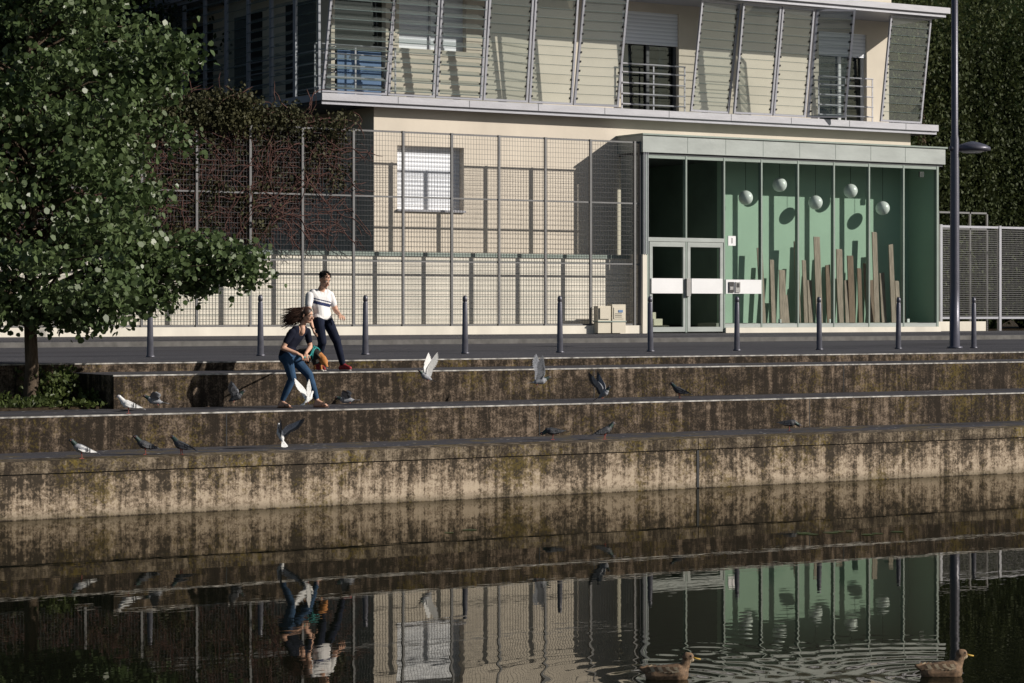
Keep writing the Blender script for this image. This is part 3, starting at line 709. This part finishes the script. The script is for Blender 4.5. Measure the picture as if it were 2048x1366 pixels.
for sh,el,wr,pn in (((-.09,-.14,1.085),(-.215,-.19,.86),(-.01,-.19,.785),(0,.3,-1)),((.11,.105,1.095),(.15,.13,.87),(.10,-.04,.775),(0,.2,-1))):
    mid=tuple(A_(sh)*.4+A_(el)*.6)
    F.cap(sh,mid,.054,.048,'navy'); F.cap(mid,el,.039,.036,'skin',-.001); F.cap(el,wr,.036,.024,'skin'); d=Vector(wr)-Vector(el)
    hand(F,Vector(wr),(d.normalized()+Vector((.3,.1,-.3))),pn,.165,1.0)
F.build('body',W,.007,2)
hm=MB(); hm.ell(L(0,-.026,.038),(.083,.098,.088),'hair',R,20,12)
for i in range(520):
    th=random.uniform(-1.5,1.5); h=random.uniform(-.07,.115)
    s=L(math.sin(th)*.080*math.cos(h*6),-.03-math.cos(th)*.06*(1-max(0,h)*4),h); dv=Vector((-1,random.uniform(-.2,.3),random.uniform(-.75,.05))).normalized()
    ln=random.uniform(.14,.34); pts=[s]
    p=s.copy(); d=(R@Vector((math.sin(th)*.35,-.6,-.4))).normalized(); ph=random.uniform(0,6)
    for k in range(7):
        d=(d*.62+dv*.38+Vector((0,.10*math.sin(ph+k),.13*math.cos(ph+k*1.1)))).normalized(); p=p+d*ln/7; pts.append(p.copy())
    hm.tube(pts,[.007,.007,.0065,.006,.005,.004,.0025,.001],'hair',4)
hm.build('hair',W,True); pm.build('face_and_sandals',W,True)
# ---- man
Mn=place('man',16.87,32.62,Z3); F=Fig(); pm=MB()
sax=Vector((.83,.55,0)); hax=Vector((.6,.8,0))
def shirt(c):
    z=c[2]+.25*(c[0]+.16)
    if c[2]<.80+.02*math.sin(c[0]*25): return 'trousers'
    if 1.00<z<1.05 or 1.07<z<1.087: return 'stripe'
    return 'tshirt'
pel=Vector((-.13,0,.83)); wst=Vector((-.145,0,.95)); chs=Vector((-.16,0,1.08)); sho=Vector((-.165,-.01,1.185))
torso(F,[(pel,.155,.098,hax),(wst,.150,.098,hax),(chs,.172,.105,sax),(sho,.180,.060,sax)],shirt)
F.cap((-.16,0,1.2),(-.12,-.03,1.29),.054,.052,'skin',.006)
R,L=head(F,pm,(-.09,-.07,1.375),(.66,-.64,-.42),1.03)
for hp,kn,an,toe in (((-.08,.09,.80),(.09,-.05,.46),(.18,.03,.09),(.29,-.06,.045)),((-.19,-.07,.80),(-.12,-.15,.44),(-.20,.02,.12),(-.10,-.04,.04))):
    F.cap(hp,kn,.094,.068,shirt); F.cap(kn,tuple(A_(kn)*.1+A_(an)*.9),.064,.048,'trousers')
    heel=(an[0]-.035,an[1]+.02,toe[2]); F.cap(an,heel,.038,.036,'redshoe'); F.cap(heel,toe,.036,.032,'redshoe'); F.cap(an,toe,.034,.028,'redshoe')
    fw=(Vector(toe)-Vector(heel));fw.normalize(); pm.ell((Vector(heel)+Vector(toe))/2+Vector((0,0,-.032)),(.042,.125,.013),'sole',basis(fw))
for sh,el,wr,pn in (((-.315,-.115,1.14),(-.33,-.20,.885),(-.255,-.31,.665),(1,0,0)),((-.02,.09,1.15),(.065,.15,.915),(.135,-.04,.85),(0,-.3,-1))):
    mid=tuple(A_(sh)*.45+A_(el)*.55)
    F.cap(sh,mid,.062,.056,'tshirt'); F.cap(mid,el,.045,.040,'skin',-.001); F.cap(el,wr,.041,.027,'skin'); hand(F,wr,Vector(wr)-Vector(el),pn,.19,.45)
F.build('body',Mn,.007,2)
hm=MB(); hm.ell(L(0,-.030,.046),(.079,.085,.080),'hair2',R,20,12)
for i in range(260):
    v=Vector((random.gauss(0,1),random.gauss(0,1)-.2,abs(random.gauss(0,1))+.1)).normalized(); s=L(v.x*.076,-.026+v.y*.082,.05+v.z*.074); hm.tube([s,s+(R@(v+Vector((0,.5,0))))*.020],[.007,.002],'hair2',4)
hm.build('hair',Mn,True); pm.build('face_and_soles',Mn,True)
# ---- dog
DX,DY=16.50,32.44
D=place('dog',DX,DY,Z3); F=Fig(); pm=MB()
F.cap((-.20,.10,.27),(-.03,.02,.26),.080,.090,'fur_k'); F.cap((-.03,.02,.25),(.05,-.03,.24),.098,.085,'fur_k'); F.cap((.0,.0,.19),(.06,-.04,.21),.07,.06,'fur_w')
F.cap((.05,-.03,.26),(.14,-.10,.19),.065,.052,'fur_o'); F.cap((.14,-.10,.17),(.155,-.115,.15),.060,.058,'fur_o')
F.cap((.165,-.13,.13),(.20,-.17,.075),.038,.024,'fur_o'); F.cap((.17,-.145,.105),(.20,-.175,.065),.024,.020,'fur_w')
for s in (-1,1):
    F.cap((.04+s*.045,-.02+s*.04,.20),(.05+s*.045,-.03+s*.04,.11),.036,.024,'fur_k'); F.cap((.05+s*.045,-.03+s*.04,.11),(.06+s*.045,-.04+s*.04,.02),.020,.017,'fur_o'); F.cap((.06+s*.045,-.04+s*.04,.018),(.085+s*.045,-.06+s*.04,.014),.018,.015,'fur_w')
    F.cap((-.20+s*.04,.10+s*.045,.24),(-.15+s*.04,.08+s*.045,.15),.062,.035,'fur_k'); F.cap((-.15+s*.04,.08+s*.045,.15),(-.22+s*.04,.11+s*.045,.09),.030,.019,'fur_o'); F.cap((-.22+s*.04,.11+s*.045,.09),(-.20+s*.04,.10+s*.045,.018),.018,.016,'fur_o'); F.cap((-.20+s*.04,.10+s*.045,.016),(-.175+s*.04,.085+s*.045,.014),.017,.014,'fur_w')
    c=Vector((.125+s*.035,-.085+s*.035,.205)); F.cap(c,c+Vector((-.02+s*.02,.02+s*.015,.05)),.022,.007,'fur_k')
    pm.ell((.178+s*.022,-.13+s*.024,.150),(.007,.007,.007),'black')
F.cap((-.26,.13,.29),(-.33,.17,.36),.022,.020,'fur_k'); F.cap((-.33,.17,.36),(-.35,.18,.44),.024,.010,'fur_w')
pm.ell((.213,-.187,.068),(.012,.012,.010),'black')
pm.tube([(.03+.098*math.cos(a)*.55,-.01+.098*math.cos(a)*.85,.245+.112*math.sin(a)) for a in np.linspace(0,2*math.pi,17)],.013,'teal',6)
pm.tube([(-.06+.095*math.cos(a)*.45,.03+.095*math.cos(a)*.9,.265+.100*math.sin(a)) for a in np.linspace(0,2*math.pi,17)],.013,'teal',6)
pm.tube([(.04,-.02,.355),(-.01,.0,.375),(-.07,.04,.362)],.015,'teal',6)
F.build('body',D,.007,2); pm.build('harness_and_nose',D,True)
LE=empty('dog_leash'); mb=MB()
def wp(base,l):
    c,s=math.cos(-YAW),math.sin(-YAW); return Vector((base[0]+l[0]*c-l[1]*s,base[1]+l[0]*s+l[1]*c,base[2]+l[2]))
a=wp((15.62,31.2,Z2),(.06,-.15,.725)); b=wp((15.62,31.2,Z2),(.13,-.05,.725)); c=wp((DX,DY,Z3),(-.01,.0,.385))
mb.tube([a-Vector((.06,0,-.03)),a,b,(b+c)/2-Vector((0,0,.05)),c],.013,'teal',6); mb.build('strap',LE,True)
# ------------------------------------------------------------------ birds
M['pg_grey']=simple('pigeon_grey',(.27,.28,.31),.7,0,.35,40); M['pg_dark']=simple('pigeon_dark',(.05,.052,.06),.6,0,.4,40)
M['pg_white']=simple('pigeon_white',(.72,.72,.72),.7,0,.12,40); M['pg_neck']=simple('pigeon_neck',(.035,.06,.055),.4,.2,.3,30)
M['pg_leg']=simple('pigeon_leg',(.35,.09,.07),.6,0,.1,30); M['beak']=simple('beak',(.08,.07,.06),.5,0,.1,30)
M['dk_brown']=simple('duck_brown',(.17,.105,.06),.8,0,.6,45); M['dk_beak']=simple('duck_beak',(.45,.28,.04),.5,0,.1,20); M['dk_pale']=simple('duck_pale',(.42,.33,.22),.8,0,.3,40)
def wing(mb,root,fwd,span_dir,span,chord,mat,tip):
    root=Vector(root);fwd=Vector(fwd).normalized();out=Vector(span_dir).normalized();nrm=fwd.cross(out).normalized()
    wr=root+out*span*.42+fwd*chord*.22; tipb=root+out*span*.60+fwd*chord*.12
    mb.tube([root-fwd*.01,root.lerp(wr,.6)+fwd*.01,wr,tipb],[.018,.014,.011,.005],mat,7,.7)
    tot=20
    for i in range(tot):
        f=i/(tot-1)
        s=root.lerp(wr,f/.6) if f<.6 else wr.lerp(tipb,(f-.6)/.4)
        ang=.12+1.25*max(0,(f-.45)/.55)**.9
        d=(-fwd*math.cos(ang)+out*math.sin(ang)).normalized()
        ln=chord*(1.0+.05*f) if f<.5 else chord*1.05+(span*.42-chord*.15)*((f-.5)/.5)**.7
        sd=(out*math.cos(ang)+fwd*math.sin(ang)).normalized(); w=.0135 if f<.55 else .0115
        o=nrm*(.0009*i)
        mb.poly([s+o-sd*w,s+o+d*ln*.62-sd*w*1.15,s+o+d*ln*.62+sd*w*1.15,s+o+sd*w],mat)
        mb.poly([s+o+d*ln*.62-sd*w*1.15,s+o+d*ln*.9-sd*w,s+o+d*ln,s+o+d*ln*.92+sd*w*.9,s+o+d*ln*.62+sd*w*1.15],tip)
def pigeon(x,y,z,yaw,pose,col='pg_grey',wcol=None,pitch=0,lift=.9,peck=False,sc=.88,tip='pg_dark'):
    e=empty('pigeon',(x,y,z)); e.rotation_euler=(0,-pitch,yaw); wcol=wcol or col
    if pose!='stand': e.scale=(sc,sc,sc)
    F=Fig(); zb=.125 if pose=='stand' else 0
    a=.30 if pose=='stand' else .12
    if peck: a=.02
    def Pt(u,v,w=0): return (u*math.cos(a)-v*math.sin(a),w,zb+u*math.sin(a)+v*math.cos(a))
    F.cap(Pt(-.07,0),Pt(.03,0),.040,.056,col); F.cap(Pt(.03,0),Pt(.07,.01),.056,.042,col)
    nk='pg_white' if col=='pg_white' else 'pg_neck'
    if peck: hd=(.15,0,zb-.035)
    elif pose=='stand': hd=(.125,0,zb+.105)
    else: hd=(.145,0,.055)
    F.cap(Pt(.07,.015),hd,.036,.024,nk); F.cap(hd,(hd[0]+.012,0,hd[2]+.004),.026,.023,col if col!='pg_grey' else 'pg_dark')
    F.cap(Pt(-.09,0),Pt(-.13,.0),.030,.016,col)
    F.build('body',e,.0055,1)
    mb=MB(); mb.tube([(hd[0]+.03,0,hd[2]),(hd[0]+.055,0,hd[2]-.007)],[.007,.002],'beak',6)
    for s in (-1,1): mb.ell((hd[0]+.014,s*.022,hd[2]+.006),(.005,.003,.005),'lip')
    tl=.13; fan=.10 if pose=='stand' else .42
    for i in range(7):
        t=(i-3)/3*fan; s=Vector(Pt(-.11,.005)); d=Vector(Pt(-1,-.05 if pose=='stand' else 0))-Vector(Pt(0,0)); d.normalize(); d=Vector((d.x*math.cos(t),d.x*math.sin(t),d.z)); sd=Vector((-d.y,d.x,0)).normalized()
        o=Vector((0,0,.0012*i)); mb.poly([s+o-sd*.010,s+o+d*tl*.75-sd*.014,s+o+d*tl-sd*.012,s+o+d*tl+sd*.012,s+o+d*tl*.75+sd*.014,s+o+sd*.010],col)
    if pose=='stand':
        for s in (-1,1):
            pts=[Pt(.05,.02,s*.045),Pt(.02,.045,s*.040),Pt(-.08,.035,s*.030),Pt(-.20,.012,s*.012),Pt(-.12,-.012,s*.040),Pt(-.02,-.03,s*.055),Pt(.04,-.015,s*.055)]
            mb.poly(pts if s>0 else pts[::-1],wcol)
            for k in (0,.035):
                mb.poly([Pt(-.05-k,.038,s*.046),Pt(-.065-k,.036,s*.046),Pt(-.08-k,-.012,s*.050),Pt(-.065-k,-.018,s*.052)],'pg_dark')
            mb.tube([Pt(-.005,-.04,s*.022),(0,s*.022,.045),(.0,s*.024,.006)],[.010,.005,.004],'pg_leg',6)
            for an in (-.5,0,.5,math.pi): mb.tube([(0,s*.024,.005),(.03*math.cos(an),s*.024+.03*math.sin(an),.003)],[.004,.002],'pg_leg',4)
    else:
        for s in (-1,1):
            out=Vector((0,s*math.cos(lift),math.sin(lift))); wing(mb,Pt(.035,.03,s*.03),(1,0,.05),out,.34,.12,wcol,tip if wcol!='pg_white' else 'pg_white')
            mb.tube([(-.05,s*.02,-.035),(-.075,s*.02,-.065)],[.006,.004],'pg_leg',5)
    mb.build('wings_tail_legs',e)
    return e
RT=-YAW; LT=math.pi-YAW
pigeon(11.36,28.78,ZQ,LT+.2,'stand','pg_grey','pg_white')
pigeon(12.38,29.15,ZQ,LT+.2,'stand','pg_dark'); pigeon(12.74,28.82,ZQ,LT-.3,'stand','pg_dark')
pigeon(18.8,29.4,ZQ,LT,'stand','pg_dark',None,0,.9,True); pigeon(19.5,29.1,ZQ,RT+.3,'stand','pg_dark')
pigeon(23.27,29.6,ZQ,RT,'stand','pg_dark',None,0,.9,True)
pigeon(12.73,30.55,Z2,LT+.1,'stand','pg_white'); pigeon(22.4,31.3,Z2,LT-.4,'stand','pg_dark'); pigeon(10.75,30.6,Z2,RT,'stand','pg_dark')
pigeon(17.6,31.0,1.62,LT+.5,'fly','pg_grey','pg_white',.35,1.25,False,.82)
pigeon(19.6,31.0,1.52,RT+.25,'fly','pg_grey','pg_grey',.05,1.15,False,.92,'pg_grey')
pigeon(20.76,31.0,1.31,RT-.5,'fly','pg_grey','pg_grey',.5,1.2,False,.85)
pigeon(14.68,31.3,1.36,RT+.1,'fly','pg_dark','pg_grey',.35,.55,False,.85)
pigeon(15.60,30.85,1.34,RT+.9,'fly','pg_white','pg_white',.5,1.2,False,.72)
pigeon(16.28,31.0,1.30,LT,'fly','pg_grey','pg_grey',-.1,.3)
pigeon(13.38,31.2,1.34,LT+.1,'fly','pg_grey','pg_grey',.1,.25,False,.9,'pg_grey')
pigeon(14.54,29.6,.91,LT-.9,'fly','pg_white','pg_grey',.9,1.1,False,.85)
def duck(x,y,yaw):
    e=empty('duck',(x,y,0),yaw); F=Fig()
    F.cap((-.11,0,.03),(.06,0,.035),.060,.078,'dk_brown'); F.cap((-.11,0,.045),(-.20,0,.075),.045,.014,'dk_brown')
    F.cap((.09,0,.05),(.125,0,.13),.046,.030,'dk_brown'); F.cap((.125,0,.155),(.145,0,.158),.034,.030,'dk_brown'); F.cap((.145,0,.135),(.16,0,.138),.022,.02,'dk_pale')
    F.build('body',e,.006,2); mb=MB()
    mb.tube([(.165,0,.150),(.195,0,.142),(.222,0,.138)],[.014,.012,.009],'dk_beak',8,.6)
    for s in (-1,1):
        mb.ell((.152,s*.028,.165),(.006,.004,.006),'black')
        for k in range(8):
            x0=.05-.028*k; mb.poly([(x0+.02,s*(.074-.003*k),.06),(x0,s*(.070-.004*k),.095),(x0-.055,s*(.052-.004*k),.085-.002*k),(x0-.03,s*(.077-.005*k),.05)],'dk_brown' if k%2 else 'dk_pale')
    mb.build('bill_and_wings',e,True)
duck(9.88,13.93,RT); duck(11.62,13.02,RT+.15)
# ------------------------------------------------------------------ light, sky, camera
sd=Vector((-1.08,1.0,-.69)).normalized()
sl=bpy.data.lights.new('sun','SUN'); sl.energy=5.0; sl.angle=math.radians(.5); sl.color=(1,.935,.84)
so=bpy.data.objects.new('sun',sl); COL.objects.link(so); so.rotation_euler=sd.to_track_quat('-Z','Y').to_euler(); so.location=(20,0,30)
w=bpy.data.worlds.new('World'); scene.world=w; w.use_nodes=True; nt=w.node_tree
bg=nt.nodes.get('Background') or nt.nodes.new('ShaderNodeBackground')
sk=nt.nodes.new('ShaderNodeTexSky'); sk.sky_type='NISHITA'; sk.sun_disc=False
ts=-sd; sk.sun_elevation=math.asin(ts.z); sk.sun_rotation=math.atan2(ts.x,ts.y)
nt.links.new(sk.outputs[0],bg.inputs[0]); bg.inputs[1].default_value=.05
scene.view_settings.view_transform='Standard'; scene.view_settings.look='None'; scene.view_settings.exposure=0
cam=bpy.data.cameras.new('camera'); co=bpy.data.objects.new('camera',cam); COL.objects.link(co)
co.location=(0,0,HCAM); co.rotation_euler=(math.pi/2,0,-YAW); cam.lens=85; cam.sensor_width=36; cam.shift_y=-63/2048; cam.clip_start=.1; cam.clip_end=2000
scene.camera=co
